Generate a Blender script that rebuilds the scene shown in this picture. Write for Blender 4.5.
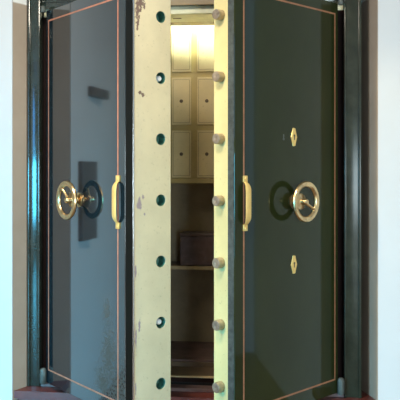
import bpy, bmesh, math, random
from mathutils import Matrix, Vector
PI = math.pi
for o in list(bpy.data.objects): bpy.data.objects.remove(o)
S = bpy.context.scene
C = S.collection
random.seed(4)
EYE = 1.35            # eye height; the safe's plinth top is at EYE-1.075

# ------------------------------------------------------------------ camera
cd = bpy.data.cameras.new('camera'); cam = bpy.data.objects.new('camera', cd); C.objects.link(cam)
cam.location = (0, 0, EYE); cam.rotation_euler = (PI/2, 0, 0)
cd.sensor_width = 36; cd.lens = 745/400*36; cd.shift_y = -33/400; cd.clip_start = .05
S.camera = cam
# ------------------------------------------------------------------ world, exposure
w = bpy.data.worlds.new('sky'); S.world = w; w.use_nodes = True
bg = w.node_tree.nodes['Background']; bg.inputs[0].default_value = (.42, .66, 1, 1); bg.inputs[1].default_value = 1.2
S.view_settings.view_transform = 'Standard'; S.view_settings.look = 'None'
S.view_settings.exposure = 0.14; S.view_settings.gamma = 1
# ------------------------------------------------------------------ window daylight (area lights in the window openings) and ceiling lamp
def area(name, loc, target, sx, sy, power, col, spread=180):
    l = bpy.data.lights.new(name, 'AREA'); l.shape = 'RECTANGLE'; l.size = sx; l.size_y = sy
    l.energy = power; l.color = col; l.spread = math.radians(spread)
    o = bpy.data.objects.new(name, l); C.objects.link(o); o.location = loc
    d = Vector(target) - Vector(loc)
    o.rotation_euler = d.to_track_quat('-Z', 'Y').to_euler(); return o
area('ceiling_light', (-.5, 2.0, 2.93), (-.5, 2.0, 0), .5, .5, 50, (1, .88, .72))
area('window_daylight', (1.3, -1.95, 1.05), (0, 3.4, .7), 1.4, 1.3, 105, (.76, .94, 1))
area('window_daylight', (-2.54, 0, .98), (-.9, 3.5, -.3), 1.2, 1.05, 42, (.07, .62, 1), 75)
area('window_daylight', (-2.54, 0, 2.1), (0, 0, 2.1), 1.2, .95, 20, (.04, .36, 1))
def spot(name, loc, target, power, col, size, blend):       # added warm spot, cone shaped to reach the right door edge
    l = bpy.data.lights.new(name, 'SPOT'); l.energy = power; l.color = col; l.shadow_soft_size = .05
    l.spot_size = math.radians(size); l.spot_blend = blend
    o = bpy.data.objects.new(name, l); C.objects.link(o); o.location = loc
    o.rotation_euler = (Vector(target)-Vector(loc)).to_track_quat('-Z', 'Y').to_euler()
spot('added_warm_spot', (-2.4, 1.2, 2.4), (.30, 3.1, 1.1), 200, (1, .76, .42), 31, .5)

# ------------------------------------------------------------------ materials
class NT:
    def __init__(s, name):
        s.m = bpy.data.materials.new(name); s.m.use_nodes = True
        s.t = s.m.node_tree; s.b = s.t.nodes['Principled BSDF']
    def n(s, ty, **k):
        x = s.t.nodes.new(ty)
        for a, v in k.items(): setattr(x, a, v)
        return x
    def l(s, a, b): s.t.links.new(a, b)
    def coord(s):
        return s.n('ShaderNodeTexCoord').outputs['Object']
    def noise(s, scale, detail=4, vec=None, rough=.6):
        x = s.n('ShaderNodeTexNoise'); x.inputs['Scale'].default_value = scale
        x.inputs['Detail'].default_value = detail; x.inputs['Roughness'].default_value = rough
        s.l(vec or s.coord(), x.inputs['Vector']); return x.outputs['Fac']
    def ramp(s, fac, stops):
        x = s.n('ShaderNodeValToRGB'); e = x.color_ramp.elements
        while len(e) < len(stops): e.new(.5)
        for i, (p, c) in enumerate(stops):
            e[i].position = p; e[i].color = (*c, 1) if len(c) == 3 else c
        s.l(fac, x.inputs[0]); return x.outputs[0]
    def math(s, op, a, b=0.0, c=0.0, clamp=False):
        x = s.n('ShaderNodeMath', operation=op); x.use_clamp = clamp
        for i, v in enumerate((a, b, c)):
            if isinstance(v, (int, float)): x.inputs[i].default_value = v
            else: s.l(v, x.inputs[i])
        return x.outputs[0]
    def mix(s, fac, a, b):
        x = s.n('ShaderNodeMix', data_type='RGBA')
        for i, v in ((0, fac), (6, a), (7, b)):
            if isinstance(v, (int, float)): x.inputs[i].default_value = v
            elif isinstance(v, tuple): x.inputs[i].default_value = (*v, 1)
            else: s.l(v, x.inputs[i])
        return x.outputs[2]
    def blobs(s, pts, soft=9, wob=.55, nscale=60):
        """0..1 mask of irregular patches; pts = (centre xyz, radius xyz)"""
        co = s.coord(); nz = s.noise(nscale, 5, co, .7); best = None
        for c, r in pts:
            v = s.n('ShaderNodeVectorMath', operation='SUBTRACT'); s.l(co, v.inputs[0]); v.inputs[1].default_value = c
            d = s.n('ShaderNodeVectorMath', operation='DIVIDE'); s.l(v.outputs[0], d.inputs[0]); d.inputs[1].default_value = r
            ln = s.n('ShaderNodeVectorMath', operation='LENGTH'); s.l(d.outputs[0], ln.inputs[0])
            best = ln.outputs['Value'] if best is None else s.math('MINIMUM', best, ln.outputs['Value'])
        q = s.math('ADD', best, s.math('MULTIPLY', s.math('SUBTRACT', nz, .5), wob*6))
        return s.math('MULTIPLY', s.math('SUBTRACT', 1.0, q), soft, clamp=True)
def mat(name, col, rough=.5, metal=0, vary=.12, scale=14, bump=0, ior=1.5, coat=0, spec=.5):
    N = NT(name)
    f = N.noise(scale)
    lo = tuple(c*(1-vary) for c in col); hi = tuple(min(1, c*(1+vary)) for c in col)
    N.l(N.ramp(f, [(.3, lo), (.7, hi)]), N.b.inputs['Base Color'])
    N.b.inputs['Roughness'].default_value = rough; N.b.inputs['Metallic'].default_value = metal
    N.b.inputs['IOR'].default_value = ior; N.b.inputs['Coat Weight'].default_value = coat
    N.b.inputs['Coat Roughness'].default_value = .05; N.b.inputs['Specular IOR Level'].default_value = spec
    if bump:
        bp = N.n('ShaderNodeBump'); bp.inputs['Strength'].default_value = bump; bp.inputs['Distance'].default_value = .002
        N.l(N.noise(scale*6), bp.inputs['Height']); N.l(bp.outputs[0], N.b.inputs['Normal'])
    return N.m
def lacquer(name, base, ior, stains=None, stain_col=(.022, .020, .010)):
    N = NT(name)
    f = N.noise(3.0)
    col = N.ramp(f, [(.3, tuple(c*.85 for c in base)), (.7, tuple(c*1.15 for c in base))])
    N.b.inputs['Roughness'].default_value = .05; N.b.inputs['IOR'].default_value = ior
    if stains:
        k = N.blobs(stains, soft=2.2, wob=1.3, nscale=85)
        col = N.mix(k, col, stain_col)
        N.l(N.math('ADD', .06, N.math('MULTIPLY', k, .35)), N.b.inputs['Roughness'])
    bp = N.n('ShaderNodeBump'); bp.inputs['Strength'].default_value = .05; bp.inputs['Distance'].default_value = .002
    N.l(N.noise(9, 2), bp.inputs['Height']); N.l(bp.outputs[0], N.b.inputs['Normal'])
    N.l(col, N.b.inputs['Base Color']); return N.m
def cream(name, base, chips=None, chips2=None, chipcol=(.17, .11, .085), ns=45):
    N = NT(name)
    col = N.ramp(N.noise(5, 6), [(.3, tuple(c*.88 for c in base)), (.72, tuple(min(1, c*1.08) for c in base))])
    sp = N.ramp(N.noise(70, 3), [(.30, (.55,)*3), (.37, (1,)*3)])
    m = N.n('ShaderNodeMix', data_type='RGBA', blend_type='MULTIPLY'); m.inputs[0].default_value = .35
    N.l(col, m.inputs[6]); N.l(sp, m.inputs[7]); col = m.outputs[2]
    if chips: col = N.mix(N.blobs(chips, soft=6, wob=.8, nscale=70), col, chipcol)
    if chips2: col = N.mix(N.blobs(chips2, soft=3, wob=.5, nscale=ns), col, (.33, .25, .25))
    N.l(col, N.b.inputs['Base Color']); N.b.inputs['Roughness'].default_value = .38
    return N.m

# local door coordinates: x from hinge, y = depth behind the front face, z relative to the eye
LCH = [((.735, .062, .655), (.2, .010, .07)), ((.735, .078, .69), (.2, .022, .035)), ((.735, .062, .60), (.2, .006, .03)),
       ((.735, .088, .305), (.2, .010, .011)), ((.735, .074, .312), (.2, .008, .008)),
       ]
LCH2 = [((.735, .072, -.155), (.2, .013, .028)), ((.735, .090, -.125), (.2, .007, .012)), ((.735, .098, -.20), (.2, .005, .006)),
       ((.735, .054, -.44), (.2, .005, .03)), ((.735, .055, -.72), (.2, .005, .06)), ((.735, .072, -.67), (.2, .006, .03)),
       ((.735, .054, -.93), (.2, .004, .04))]
M = dict(
  lacqL = lacquer('green black lacquer left blue sheen', (.010, .019, .024), 2.15,  # left copy: reflected blue light put into the base, with stronger reflection
     [((.70, 0, -1.02), (.13, .5, .19)), ((.61, 0, -.80), (.06, .5, .12)), ((.56, 0, -.93), (.06, .5, .07)), ((.59, 0, -.62), (.03, .5, .05))]),
  lacqR = lacquer('green black lacquer right', (.024, .029, .009), 1.34),
  frame = mat('dark green frame paint', (.024, .032, .024), .13, vary=.3, ior=1.75, bump=.04),
  stop = mat('pale frame rebate', (.38, .40, .33), .3, vary=.2),
  frameR = mat('dark green frame paint right', (.030, .032, .020), .22, vary=.3, ior=1.38, bump=.04),
  stripeR = mat('shaded copper pinstripe', (.38, .16, .075), .55, .1, vary=.2, scale=30),  # same stripe darkened for the weaker light on the right door
  pin = mat('white glint pin', (.95, .95, .95), .3, 0, vary=.02),  # white base holds the glint that chrome would show
  gapshade = mat('dark gap shade', (.018, .010, .009), .8, spec=.1),  # gap shade put into the colour: hinge jambs and under the sill lip
  darkback = mat('dark matte back', (.012, .009, .008), .6, 0, spec=0),  # near-black matte rear faces of wheels and handles
  lintel = mat('pale lintel', (.66, .66, .46), .35, vary=.15),
  steel = mat('worn plate edge', (.07, .08, .075), .3, .3, vary=.4, scale=40),
  creamL = cream('cream edge paint left', (.63, .54, .345), LCH, LCH2),
  creamR = cream('cream edge paint right', (.72, .60, .28), [((.65, .14, .04), (.2, .02, .02))]),
  creamI = cream('cream locker paint', (.62, .52, .29)),
  olive = cream('olive cream rails', (.42, .33, .13)),
  groove = mat('locker groove', (.10, .07, .04), .6),
  brass = mat('brass', (.74, .53, .27), .28, 1, vary=.25, scale=60, bump=.15),
  bright = mat('polished brass', (.95, .62, .20), .42, .45, vary=.08, scale=30),
  bolt = mat('bolt steel', (.36, .29, .23), .38, .7, vary=.3, scale=50, bump=.2),
  boltside = mat('shaded bolt side', (.44, .35, .21), .4, .4, vary=.3, scale=50),  # brown shading of the bolt flanks put into the colour
  socket = mat('green socket', (.05, .16, .12), .35, .2, vary=.5, scale=60),
  chrome = mat('chrome', (.9, .9, .92), .15, 1, vary=.03),
  stripe = mat('copper pinstripe', (.56, .21, .12), .5, .1, vary=.2, scale=30),
  hinge = mat('hinge steel', (.10, .11, .095), .55, .2, vary=.35, scale=40),
  body = mat('bare brown interior', (.28, .225, .14), .55, vary=.25, scale=6),
  outer = mat('safe outer', (.008, .009, .008), .35, spec=.25),
  floor_in = mat('brown inner floor', (.15, .095, .09), .5, vary=.35, scale=12),
  shelf = mat('shelf brown', (.13, .09, .055), .45, vary=.2),
  litedge = mat('lit shelf front edge', (.42, .32, .17), .5, vary=.3),  # light caught by the front edges put into a paler colour
  box = mat('dark leather box', (.10, .062, .06), .5, vary=.35, scale=25, bump=.3),
  boxlid = mat('box lid', (.13, .09, .075), .45, vary=.25, scale=25, bump=.3),
  plinth = mat('red brown wood', (.14, .03, .022), .35, vary=.35, scale=9, bump=.1),
  wall = mat('white plaster', (.66, .66, .64), .7, vary=.02, scale=5, bump=.05),
  floor = mat('floor wood', (.22, .12, .07), .35, vary=.3, scale=3),
  wood = mat('plain brown wood', (.12, .06, .03), .5, vary=.2),
  housing = mat('lamp housing', (.26, .19, .10), .5, vary=.1),
)
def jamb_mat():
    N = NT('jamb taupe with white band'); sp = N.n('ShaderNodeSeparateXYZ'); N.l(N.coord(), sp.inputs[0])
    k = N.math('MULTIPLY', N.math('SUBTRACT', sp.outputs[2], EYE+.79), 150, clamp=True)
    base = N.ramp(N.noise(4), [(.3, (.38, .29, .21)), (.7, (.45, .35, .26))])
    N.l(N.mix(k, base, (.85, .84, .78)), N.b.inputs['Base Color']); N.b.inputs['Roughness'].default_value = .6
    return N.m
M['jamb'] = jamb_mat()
g = NT('window glass'); g.b.inputs['Transmission Weight'].default_value = 1; g.b.inputs['Roughness'].default_value = 0; g.b.inputs['IOR'].default_value = 1.1
M['glass'] = g.m
e = NT('tube glow'); e.b.inputs['Emission Color'].default_value = (.92, 1, .84, 1); e.b.inputs['Emission Strength'].default_value = 200
e.b.inputs['Base Color'].default_value = (.9, .9, .9, 1)
M['tube'] = e.m

# ------------------------------------------------------------------ mesh helpers
WM = {}
def mw(o): return WM.get(o.name, Matrix.Identity(4))
def link(name, me, m, parent=None, world=None, smooth=False):
    """mesh vertices are given in the frame `world` (a matrix); object keeps that frame"""
    o = bpy.data.objects.new(name, me); C.objects.link(o)
    W = world if world is not None else (mw(parent) if parent else Matrix.Identity(4))
    WM[o.name] = W
    if parent: o.parent = parent; o.matrix_basis = mw(parent).inverted() @ W
    else: o.matrix_basis = W
    for x in (m if isinstance(m, list) else [m]): me.materials.append(M[x])
    if smooth:
        for p in me.polygons: p.use_smooth = True
    return o
def bm_obj(name, bm, m, parent=None, world=None, smooth=False):
    bmesh.ops.recalc_face_normals(bm, faces=bm.faces)
    me = bpy.data.meshes.new(name); bm.to_mesh(me); bm.free()
    o = link(name, me, m, parent, world, False)
    if smooth:
        for p in me.polygons: p.use_smooth = True
        me.set_sharp_from_angle(angle=math.radians(40))
    return o
def box(bm, x0, x1, y0, y1, z0, z1, bev=0.0, mi=0):
    vs = [bm.verts.new((x, y, z)) for x in (x0, x1) for y in (y0, y1) for z in (z0, z1)]
    fs = [bm.faces.new([vs[i] for i in q]) for q in ((0,1,3,2),(4,6,7,5),(0,4,5,1),(2,3,7,6),(0,2,6,4),(1,5,7,3))]
    for f in fs: f.material_index = mi
    if bev:
        es = list({e for f in fs for e in f.edges})
        bmesh.ops.bevel(bm, geom=es, offset=bev, segments=2, affect='EDGES', profile=.5)
def lathe(bm, prof, T, seg=32, mi=0):
    """prof: (radius, height) pairs; spun round local z, then T applied; closed at ends if radius 0"""
    rings = []
    for r, h in prof:
        if r < 1e-6: rings.append([bm.verts.new(T @ Vector((0, 0, h)))])
        else: rings.append([bm.verts.new(T @ Vector((r*math.cos(2*PI*k/seg), r*math.sin(2*PI*k/seg), h))) for k in range(seg)])
    for a, b in zip(rings, rings[1:]):
        for k in range(seg):
            k2 = (k+1) % seg
            vs = [a[k % len(a)], a[k2 % len(a)], b[k2 % len(b)], b[k % len(b)]]
            u = []
            for v in vs:
                if v not in u: u.append(v)
            if len(u) > 2:
                f = bm.faces.new(u); f.material_index = mi
def tube(bm, pts, rads, seg=12, flat=1.0, up=Vector((0, 0, 1)), mi=0):
    rings = []
    for i, p in enumerate(pts):
        p = Vector(p); t = (Vector(pts[min(i+1, len(pts)-1)]) - Vector(pts[max(i-1, 0)])).normalized()
        a = up.cross(t)
        if a.length < 1e-4: a = Vector((1, 0, 0)).cross(t)
        a.normalize(); b = t.cross(a)
        r = rads[i] if isinstance(rads, list) else rads
        rings.append([bm.verts.new(p + a*r*math.cos(2*PI*k/seg) + b*r*flat*math.sin(2*PI*k/seg)) for k in range(seg)])
    for x, y in zip(rings, rings[1:]):
        for k in range(seg): bm.faces.new((x[k], x[(k+1) % seg], y[(k+1) % seg], y[k]))
    bm.faces.new(rings[0]); bm.faces.new(rings[-1])
def prism(bm, poly, z0, z1):
    lo = [bm.verts.new((x, y, z0)) for x, y in poly]; hi = [bm.verts.new((x, y, z1)) for x, y in poly]
    n = len(poly); bm.faces.new(lo); bm.faces.new(hi)
    for i in range(n): bm.faces.new((lo[i], lo[(i+1) % n], hi[(i+1) % n], hi[i]))
def cut(o, cutters):
    """real holes: boolean difference, baked into the mesh"""
    bm = bmesh.new()
    for prof, T in cutters: lathe(bm, prof, T, 28)
    bmesh.ops.recalc_face_normals(bm, faces=bm.faces)
    me = bpy.data.meshes.new('cut'); bm.to_mesh(me); bm.free()
    c = bpy.data.objects.new('cut', me); C.objects.link(c); c.matrix_basis = WM[o.name]
    par, mb = o.parent, o.matrix_basis.copy()
    o.parent = None; o.matrix_basis = WM[o.name]
    md = o.modifiers.new('b', 'BOOLEAN'); md.object = c; md.operation = 'DIFFERENCE'; md.solver = 'EXACT'
    dg = bpy.context.evaluated_depsgraph_get(); dg.update()
    new = bpy.data.meshes.new_from_object(o.evaluated_get(dg))
    o.modifiers.clear(); o.data = new; bpy.data.objects.remove(c); bpy.data.meshes.remove(me)
    o.parent = par; o.matrix_basis = mb
def empty(name, W, parent=None):
    o = bpy.data.objects.new(name, None); C.objects.link(o); WM[o.name] = W; o.empty_display_size = .1
    if parent: o.parent = parent; o.matrix_basis = mw(parent).inverted() @ W
    else: o.matrix_basis = W
    return o
def tag(o, label=None, cat=None, group=None, kind=None):
    for k, v in (('label', label), ('category', cat), ('group', group), ('kind', kind)):
        if v: o[k] = v
    return o
def struct(name, bm, m, smooth=False): return tag(bm_obj(name, bm, m, smooth=smooth), kind='structure')

# ------------------------------------------------------------------ room (world coordinates, metres)
H = 2.95; RX0, RX1, RY0 = -2.6, 2.5, -2.0
WL = -.901; 
bm = bmesh.new(); prism(bm, [(RX0-.1, RY0-.1), (RX1+.1, RY0-.1), (RX1+.1, 4.6), (RX0-.1, 4.6)], -.1, 0); struct('floor', bm, 'floor')
bm = bmesh.new(); prism(bm, [(RX0-.1, RY0-.1), (RX1+.1, RY0-.1), (RX1+.1, 4.6), (RX0-.1, 4.6)], H, H+.1); struct('ceiling', bm, 'wall')
# front wall: two white panels either side of the recess that holds the safe, taupe reveals
bm = bmesh.new(); prism(bm, [(RX0-.1, 3.785), (WL, 3.575), (-.7445, 4.55), (RX0-.1, 4.6)], 0, H); fl = struct('wall_front_left', bm, 'wall')
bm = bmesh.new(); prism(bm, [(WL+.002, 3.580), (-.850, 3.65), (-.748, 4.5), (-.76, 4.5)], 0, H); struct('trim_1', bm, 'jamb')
bm = bmesh.new(); prism(bm, [(.8175, 3.42), (RX1+.1, 3.216), (RX1+.1, 4.6), (.92, 4.55)], 0, H); struct('wall_front_right', bm, 'wall')
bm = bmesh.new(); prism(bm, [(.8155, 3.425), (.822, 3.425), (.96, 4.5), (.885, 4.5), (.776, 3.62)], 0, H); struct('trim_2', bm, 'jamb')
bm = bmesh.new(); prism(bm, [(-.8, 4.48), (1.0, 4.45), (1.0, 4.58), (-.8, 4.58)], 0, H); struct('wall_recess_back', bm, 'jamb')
def wall_with_window(name, axis, at, out, a0, a1, w0, w1, z0, z1):
    """axis 'x': wall plane x=at spanning y a0..a1 ; axis 'y': plane y=at spanning x"""
    bm = bmesh.new(); lo, hi = sorted((at, at+out))
    def b(p0, p1, q0, q1):
        if axis == 'x': box(bm, lo, hi, p0, p1, q0, q1)
        else: box(bm, p0, p1, lo, hi, q0, q1)
    b(a0, w0, 0, H); b(w1, a1, 0, H); b(w0, w1, 0, z0); b(w0, w1, z1, H)
    return struct(name, bm, 'wall')
bm = bmesh.new(); box(bm, RX1, RX1+.1, RY0, 3.14, 0, H); struct('wall_right', bm, 'wall')
bm = bmesh.new(); box(bm, RX0, .2, RY0-.1, RY0, 0, H); struct('wall_back_left', bm, 'wall')
wall_with_window('wall_back_right', 'y', RY0, -.1, .2, RX1, .6, 2.0, .4, 1.7)
wall_with_window('wall_left', 'x', RX0, -.1, RY0, 3.74, -.6, .6, .42, 2.6)

bm = bmesh.new(); box(bm, RX0-.06, RX0-.01, -.6, .6, 1.53, 1.60); box(bm, RX0-.06, RX0-.01, -.03, .03, .42, 2.6); struct('window_1', bm, 'wall')
# ------------------------------------------------------------------ safe frame
PL = Vector((-.765, 3.657)); PR = Vector((.659, 3.489))     # hinge axes
u = (PR-PL).normalized(); W_ = (PR-PL).length
ang = math.atan2(u.y, u.x)
SF = Matrix.Translation((PL.x, PL.y, EYE)) @ Matrix.Rotation(ang, 4, 'Z')   # a along front, b inward, z relative to eye
PT = -1.075                                                  # plinth top
mid = SF @ Matrix.Translation((W_/2, .3, PT))
safe = tag(empty('safe', mid),
   'tall dark green double-door safe standing open, brass handwheels, cream door edges', 'safe')
def sp_(name, bm, m, smooth=False): return bm_obj(name, bm, m, safe, SF, smooth)
a0, a1 = -.079, W_+.094                                      # outer sides
bm = bmesh.new()                                             # carcass: open box behind the rebate
for q in ((a0+.006, a0+.03, .045, .70), (a1-.03, a1-.006, .045, .70)): box(bm, q[0], q[1], q[2], q[3], PT, 1.0)
box(bm, a0+.03, a1-.03, .67, .70, PT, 1.0); box(bm, a0+.03, a1-.03, .045, .70, .97, 1.0)
box(bm, a0+.03, a1-.03, .045, .70, PT, PT+.03)
sp_('safe_body', bm, 'outer')
bm = bmesh.new()                                             # inner lining
box(bm, -.012, .0, .235, .64, -.985, .90); box(bm, W_, W_+.012, .235, .64, -.985, .90)
box(bm, -.012, W_+.012, .63, .645, -.985, .90); box(bm, -.012, W_+.012, .235, .645, .90, .915)
sp_('inner_lining', bm, 'body')
bm = bmesh.new(); box(bm, -.012, W_+.012, .236, .645, -1.0, -.985); sp_('inner_floor', bm, 'floor_in')
# front frame posts with a raised moulding, head and foot
for s, (p0, p1) in enumerate(((a0, -.018), (W_+.016, a1))):
    bm = bmesh.new(); box(bm, p0, p1, -.012, .045, PT, 1.0, .003)
    q0, q1 = (p0, p0+.012) if s == 0 else (p1-.014, p1)
    box(bm, q0, q1, -.020, -.010, PT, 1.0, .003)
    q0, q1 = (p1-.010, p1-.001) if s == 0 else (p0+.001, p0+.010)
    box(bm, q0, q1, -.016, -.010, PT, 1.0, .002)
    sp_('frame_post', bm, 'frame' if s == 0 else 'frameR', True)
bm = bmesh.new(); box(bm, -.018, W_+.016, .015, .045, .779, 1.0, .003); box(bm, -.014, W_+.014, .009, .018, .81, .82, .002); sp_('frame_head', bm, 'frame', True)
bm = bmesh.new(); box(bm, .5, .95, .010, .016, .780, .83, .001); sp_('head_tan_strip', bm, 'housing')  # tan strip added on the head between the doors, not a separate fitting
bm = bmesh.new(); box(bm, -.018, .08, .046, .235, -1.01, .742); sp_('door_jamb', bm, 'gapshade')
bm = bmesh.new(); box(bm, W_-.08, W_+.016, .046, .235, -1.01, .742); sp_('door_jamb', bm, 'gapshade')
bm = bmesh.new(); box(bm, -.014, W_+.014, .042, .235, .742, .785); box(bm, -.014, W_+.014, .036, .05, .7425, .752, .002)
L = sp_('lintel', bm, 'lintel'); tag(L, 'pale cream lintel with a bolt slot in its underside')
bm = bmesh.new(); box(bm, .618, .66, .13, .15, .7405, .7425)
bm_obj('bolt_slot', bm, 'groove', L, SF)
bm = bmesh.new(); box(bm, -.014, W_+.014, .052, .235, -1.056, -1.018)
sl = sp_('sill', bm, 'shelf')
bm = bmesh.new(); box(bm, -.014, W_+.014, .036, .055, -1.0215, -1.014, .002); bm_obj('sill_lip', bm, 'litedge', sl, SF)
bm = bmesh.new(); box(bm, -.014, W_+.014, .046, .0515, -1.056, -1.022); bm_obj('lip_shade', bm, 'gapshade', sl, SF)  # dark strip added as the shade below the sill lip
bm = bmesh.new(); box(bm, -.014, W_+.014, .222, .235, -1.018, -.994, .002); bm_obj('threshold_bar', bm, 'shelf', sl, SF)
bm = bmesh.new(); box(bm, -.014, W_+.014, -.012, .05, PT, -1.058, .002); sp_('frame_foot', bm, 'floor_in')
# shelf
bm = bmesh.new(); box(bm, .0, W_, .435, .63, -.550, -.534)
sh = sp_('shelf', bm, 'shelf')
bm = bmesh.new(); box(bm, .0, W_, .428, .436, -.552, -.533, .001); bm_obj('shelf_edge', bm, 'litedge', sh, SF)

# ------------------------------------------------------------------ doors
DW = .735; DT = .224; ZB, ZT = -1.052, .762
BZ = [.643-.2620*i for i in range(7)]
def door(pin, theta, side):
    s = 1 if side == 'L' else -1
    D = Matrix.Translation((pin.x, pin.y, EYE)) @ Matrix.Rotation(-s*theta, 4, 'Z')
    X = lambda x: s*x
    def bx(bm, x0, x1, *r, **k): box(bm, min(s*x0, s*x1), max(s*x0, s*x1), *r, **k)
    DT = .236 if s == 1 else .210
    bm = bmesh.new(); bx(bm, .022, DW, 0, .038, ZB, ZT, bev=.0025)
    d = bm_obj('door', bm, 'lacqL' if s == 1 else 'lacqR', safe, D, False)
    d['label'] = ('left door opened towards the room, empty round bolt sockets down its cream edge' if s == 1 else
                  'right door opened towards the room, round steel bolts sticking out of its cream edge')
    # plate edge strip (worn steel)
    bm = bmesh.new(); bx(bm, DW-.0005, DW+.0015, .004, .036, ZB+.003, ZT-.003); bm_obj('plate_edge', bm, 'outer' if s == 1 else 'steel', d, D)
    # thick bolt-work body behind the plate
    bx1 = DW-.001 if s == 1 else DW-.097
    bm = bmesh.new(); bx(bm, .10, bx1, .0395, DT, -1.045, .745, bev=.003)
    b = bm_obj('bolt_housing', bm, 'creamL' if s == 1 else 'creamR', d, D)
    b['label'] = 'cream-painted thick inner body of the door' + (' with chipped paint' if s == 1 else '')
    if s == 1:
        T = lambda z: Matrix.Translation((bx1-.055, .183, z)) @ Matrix.Rotation(PI/2, 4, 'Y')
        cut(b, [([(0, 0), (.0255, 0), (.0255, .08), (0, .08)], T(z)) for z in BZ])
        bm = bmesh.new(); bx(bm, bx1-.0005, bx1+.0025, .0385, .046, -1.04, .74, bev=.0008); st = bm_obj('edge_strip', bm, 'chrome', d, D)
        for i, z in enumerate(BZ):
            bm = bmesh.new()
            lathe(bm, [(.0252, .050), (.0245, .050), (.0235, .006), (.016, .004), (.014, .010), (.0, .012)], T(z), 28)
            so = bm_obj('bolt_socket', bm, 'socket', d, D, True)
            if i in (1, 5):
                bm = bmesh.new(); lathe(bm, [(.012, .010), (.012, .036), (.009, .040), (0, .042)], Matrix.Translation((0, .004, 0)) @ T(z), 24)
                so2 = bm_obj('bolt_pin', bm, 'pin', d, D, True); so2['label'] = 'shiny steel pin inside a bolt socket'
    else:
        for z in BZ:
            T = Matrix.Translation((X(bx1-.01), .166, z)) @ Matrix.Rotation(-PI/2, 4, 'Y')
            bm = bmesh.new(); lathe(bm, [(0, 0), (.0225, 0), (.0225, .041), (.0205, .044)], T, 28, 1); lathe(bm, [(.0206, .044), (.017, .0445), (.004, .0442), (0, .042)], T, 28, 0)
            bo = bm_obj('locking_bolt', bm, ['bolt', 'boltside'], d, D, True)
    # painted pinstripe rectangle
    bm = bmesh.new(); i0, i1, z0, z1, t = .047, .681, -.989, .714, .0075; y0, y1 = -.0006, .0004
    bx(bm, i0-t/2, i0+t/2, y0, y1, z0, z1); bx(bm, i1-t/2, i1+t/2, y0, y1, z0, z1)
    bx(bm, i0+t/2, i1-t/2, y0, y1, z0, z0+t); bx(bm, i0+t/2, i1-t/2, y0, y1, z1-t, z1)
    st = bm_obj('pinstripe', bm, 'stripe' if s == 1 else 'stripeR', d, D); st['label'] = 'thin copper-coloured pinstripe border on the door'
    # handwheel
    wz = -.149; wx = .354
    T = Matrix.Translation((X(wx), 0, wz)) @ Matrix.Rotation(PI/2, 4, 'X')     # local z -> towards the viewer side (-y)
    bm = bmesh.new()
    lathe(bm, [(0, 0), (.032, 0), (.033, .006), (.026, .010), (.014, .014), (.013, .026), (.034, .029), (.037, .034), (.034, .040), (.020, .043), (.014, .046), (.013, .068), (.009, .073), (0, .074)], T, 32)
    lathe(bm, [(.0885, .064), (.0882, .069), (.085, .0735), (.081, .0745), (.077, .073), (.072, .0745), (.067, .072), (.0635, .068), (.063, .064)], T, 56)
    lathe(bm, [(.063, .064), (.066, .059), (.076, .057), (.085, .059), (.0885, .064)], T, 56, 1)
    A = math.radians(130 if s == 1 else -31)
    for k in (0,):
        aa = A + k*PI; e = Vector((math.cos(aa), math.sin(aa), 0))
        tube(bm, [T @ (e*.004 + Vector((0, 0, .056))), T @ (e*.03 + Vector((0, 0, .058))), T @ (e*.055 + Vector((0, 0, .062))), T @ (e*.074 + Vector((0, 0, .066)))], [.009, .0065, .006, .0085], 12)
    hw = bm_obj('handwheel', bm, ['brass', 'darkback'], d, D, True); hw['label'] = 'brass handwheel'
    # pull handle
    bm = bmesh.new(); hx = .684 if s == 1 else .676; zc = -.147
    for q in (1, -1):
        zz = zc + q*.085
        bx(bm, hx-.012, hx+.012, -.007, 0, min(zz, zz+q*.027), max(zz, zz+q*.027), bev=.002)
        Tp = Matrix.Translation((X(hx), -.007, zz+q*.016)) @ Matrix.Rotation(PI/2, 4, 'X')
        lathe(bm, [(.005, 0), (.004, .002), (0, .003)], Tp, 12)
    n = 22; rings = []                                   # flat strap bowed outwards: polished face, dark back
    for k in range(n+1):
        f = k/n; off = .003+(1-abs(2*f-1)**7)*.019; hw2 = .010+.007*min(1, 7*min(f, 1-f)); g_ = math.copysign(abs(2*f-1)**4, 2*f-1)
        zz = zc+(f-.5)*.176; th = .004
        sec = [(-hw2, 0, 0), (-hw2*.6, th*.8, 0), (0, th, 0), (hw2*.6, th*.8, 0), (hw2, 0, 0), (hw2*.5, -.002, 0), (-hw2*.5, -.002, 0)]
        rings.append([bm.verts.new((X(hx)+p, -off-q*(1-abs(g_)*.7), zz+q*g_*.9)) for p, q, _ in sec])
    for a_, b_ in zip(rings, rings[1:]):
        for k in range(7):
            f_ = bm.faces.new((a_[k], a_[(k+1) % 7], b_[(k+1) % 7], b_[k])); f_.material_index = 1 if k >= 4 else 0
    bm.faces.new(rings[0]); bm.faces.new(rings[-1])
    ph = bm_obj('pull_handle', bm, ['bright', 'darkback'], d, D, True); ph['label'] = 'polished brass pull handle'
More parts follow.
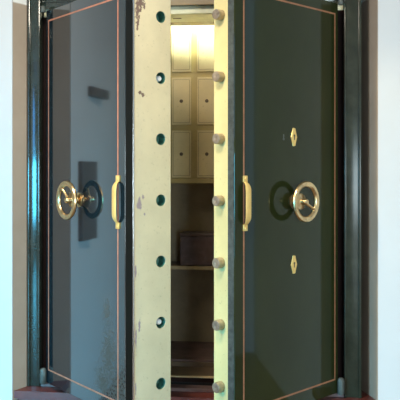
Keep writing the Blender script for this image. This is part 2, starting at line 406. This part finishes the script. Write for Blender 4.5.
    if s == -1:
        for z in (.130, -.424):
            bm = bmesh.new(); cx = X(.3555)
            out = [(0, .039), (.008, .037), (.009, .029), (.012, .020), (.019, .0), (.012, -.020), (.009, -.029), (.008, -.037)]
            pl = out + [(0, -.039)] + [(-x, z_) for x, z_ in reversed(out[1:])]
            f = [bm.verts.new((cx+x, -.004, z+z_)) for x, z_ in pl]; bk = [bm.verts.new((cx+x*1.08, 0, z+z_*1.03)) for x, z_ in pl]
            bm.faces.new(f); bm.faces.new(bk)
            for i in range(len(pl)): bm.faces.new((f[i], f[(i+1) % len(pl)], bk[(i+1) % len(pl)], bk[i]))
            box(bm, cx-.003, cx+.003, -.0048, -.0035, z-.012, z+.004, mi=1)
            Tk = Matrix.Translation((cx, -.0035, z+.006)) @ Matrix.Rotation(PI/2, 4, 'X'); lathe(bm, [(.0055, 0), (.0055, .0012), (0, .0012)], Tk, 14, 1)
            es = bm_obj('escutcheon', bm, ['bright', 'groove'], d, D); es['label'] = 'brass keyhole plate'
        bm = bmesh.new(); cx, z = X(.425), .126                       # small worn scrap of letter-like fitting
        box(bm, cx-.003, cx+.003, -.001, .0003, z-.012, z+.014, .0004); box(bm, cx-.006, cx+.006, -.001, .0003, z-.010, z-.004, .0004)
        t_ = bm_obj('small_fitting', bm, 'hinge', d, D)
    # hinge knuckles
    for z0, z1 in ((-1.055, -.978), (.752, .785)):
        Th = Matrix.Translation((X(.024), -.018, 0))
        bm = bmesh.new(); r = .0165 if z0 < 0 else .012
        lathe(bm, [(0, z0), (r*.8, z0), (r, z0+.004), (r, z1-.018), (r*.9, z1-.007), (r*.55, z1-.001), (0, z1)], Th, 20)
        hg = bm_obj('hinge_knuckle', bm, 'hinge', safe, D, True); hg['label'] = 'rounded steel hinge knuckle'
    return d
door(PL, math.radians(51.8), 'L')
door(PR, math.radians(44.9), 'R')

# ------------------------------------------------------------------ lockers inside
def sfp(x, y, z): return SF @ Vector((x, y, z))
LC = tag(empty('locker_cabinet', SF @ Matrix.Translation((W_/2, .53, -.086))),
   'cream bank of small panelled locker doors inside the top of the safe', 'cabinet')
fy = .435
bm = bmesh.new(); box(bm, .01, W_-.01, fy, .625, -.088, .815); cab = bm_obj('cabinet_body', bm, 'olive', LC, SF)
bm = bmesh.new(); box(bm, .01, W_-.01, fy-.010, fy-.0005, -.088, -.062, .002); bm_obj('bottom_rail', bm, 'olive', LC, SF)
# column centres: px 181.6 and 207 at the depth of the locker fronts
def a_of_px(px, b):
    k = (px-200)/745; n = Vector((-u.y, u.x)); P = PL + n*b
    return (k*P.y - P.x)/(u.x - k*u.y)
c1 = a_of_px(181.6, fy); c2 = a_of_px(207.0, fy); pitch = c2-c1
hw_ = pitch/2-.0165
cols = [c1+pitch*k for k in range(-4, 6) if .02 < c1+pitch*k-hw_ and c1+pitch*k+hw_ < W_-.02]
first = None
for r, zc in ((1, .354), (0, .639), (2, .0695)):
    for cx in cols:
        T = SF @ Matrix.Translation((cx, fy, zc))
        if first is None:
            bm = bmesh.new(); h = .127
            box(bm, -hw_, hw_, -.009, -.0005, -h, h, .002)
            box(bm, -hw_+.0085, hw_-.0085, -.0105, -.0085, -h+.012, h-.012, .0012)
            for q in (-1, 1):
                box(bm, q*(hw_-.0085)-.0012, q*(hw_-.0085)+.0012, -.0098, -.0088, -h+.012, h-.012, mi=1)
                box(bm, -hw_+.0085, hw_-.0085, -.0098, -.0088, q*(h-.012)-.0012, q*(h-.012)+.0012, mi=1)
            d0 = bm_obj('locker_door', bm, ['creamI', 'groove'], LC, T)
            bm = bmesh.new(); Tk = Matrix.Translation((0, -.0105, 0)) @ Matrix.Rotation(PI/2, 4, 'X')
            lathe(bm, [(.0095, 0), (.0095, .002), (.0065, .004), (.004, .0045), (0, .004)], Tk, 18)
            k0 = bm_obj('keyhole', bm, 'groove', d0, T, True); k0['label'] = 'small dark round keyhole'
            first = (d0, k0)
        else:
            d = first[0].copy(); C.objects.link(d); d.parent = LC; WM[d.name] = T; d.matrix_basis = mw(LC).inverted() @ T
            if r == 0: continue
            k = first[1].copy(); C.objects.link(k); k.parent = d; WM[k.name] = T; k.matrix_basis = Matrix.Identity(4)
# lamp behind the lintel: tube above a brown tray whose back lip cuts the beam off
LB = Matrix.Translation((0, 0, 0))
LA = tag(empty('tube_lamp', SF @ Matrix.Translation((W_/2, .30, .74))),
   'brown strip lamp tray under the roof of the safe, lighting the top lockers', 'lamp')
bm = bmesh.new(); box(bm, .02, W_-.02, .237, .335, .742, .748); box(bm, .02, W_-.02, .237, .243, .748, .90)
tr = bm_obj('lamp_tray', bm, 'housing', LA, SF)
bm = bmesh.new(); tube(bm, [sfp_ for sfp_ in ((.36, .2935, .804), (1.06, .3195, .804))], .006, 12); bm_obj('lamp_tube', bm, 'tube', LA, SF, True)
for q, b_ in ((.345, .2935), (1.06, .3195)):
    bm = bmesh.new(); box(bm, q, q+.015, b_-.012, b_+.012, .748, .816, .002); bm_obj('tube_socket', bm, 'chrome', LA, SF)

# ------------------------------------------------------------------ box on the shelf
ab = a_of_px(179.3, .45)
BXM = SF @ Matrix.Translation((ab, .45, -.533))
bx_ = tag(empty('storage_box', BXM), 'dark brown lidded box standing on the shelf inside the safe', 'box')
bm = bmesh.new(); box(bm, .003, .30, .003, .130, 0, .158, .004); bm_obj('box_body', bm, 'box', bx_, BXM)
bm = bmesh.new(); box(bm, 0, .303, 0,   .133, .159, .176, .006); bm_obj('box_lid', bm, 'boxlid', bx_, BXM, True)

# ------------------------------------------------------------------ plinth under the safe
bm = bmesh.new(); n_ = Vector((-u.y, u.x))
def ab2w(a, b): p = PL + u*a + n_*b; return (p.x, p.y)
prism(bm, [(-.893, 3.578), (.790, 3.374), (.812, 3.43), (.773, 3.62), (.875, 4.44), (-.735, 4.46), (-.845, 3.66)], EYE+PT-.035, EYE+PT)
bmesh.ops.recalc_face_normals(bm, faces=bm.faces)
top = bm
pl = empty('plinth', Matrix.Translation((-.03, 3.9, 0)))
tag(pl, 'red-brown wooden plinth filling the recess floor under the safe', 'plinth')
bm_obj('plinth_top', top, 'plinth', pl, Matrix.Identity(4))
bm = bmesh.new(); prism(bm, [(-.880, 3.592), (.782, 3.392), (.770, 3.62), (.87, 4.42), (-.745, 4.44), (-.838, 3.67)], 0, EYE+PT-.035)
bm_obj('plinth_base', bm, 'plinth', pl, Matrix.Identity(4))

# ------------------------------------------------------------------ unseen wood pieces, added for the brown reflections in the left door
B = tag(empty('wall_plank', Matrix.Translation((-1.13, 3.58, EYE-.39))), 'narrow upright brown wooden board on the white wall left of the safe', 'plank')
bm = bmesh.new(); box(bm, -1.24, -1.03, 3.565, 3.592, EYE-.39, EYE+.03, .004); bm_obj('board', bm, 'wood', B, Matrix.Identity(4))
B = tag(empty('wall_batten', Matrix.Translation((-1.1, 3.50, EYE+.39))), 'short brown wooden hook rail on the white wall left of the safe', 'batten')
bm = bmesh.new(); box(bm, -1.48, -1.22, 3.585, 3.625, EYE+.39, EYE+.445, .008); bm_obj('rail', bm, 'wood', B, Matrix.Identity(4))
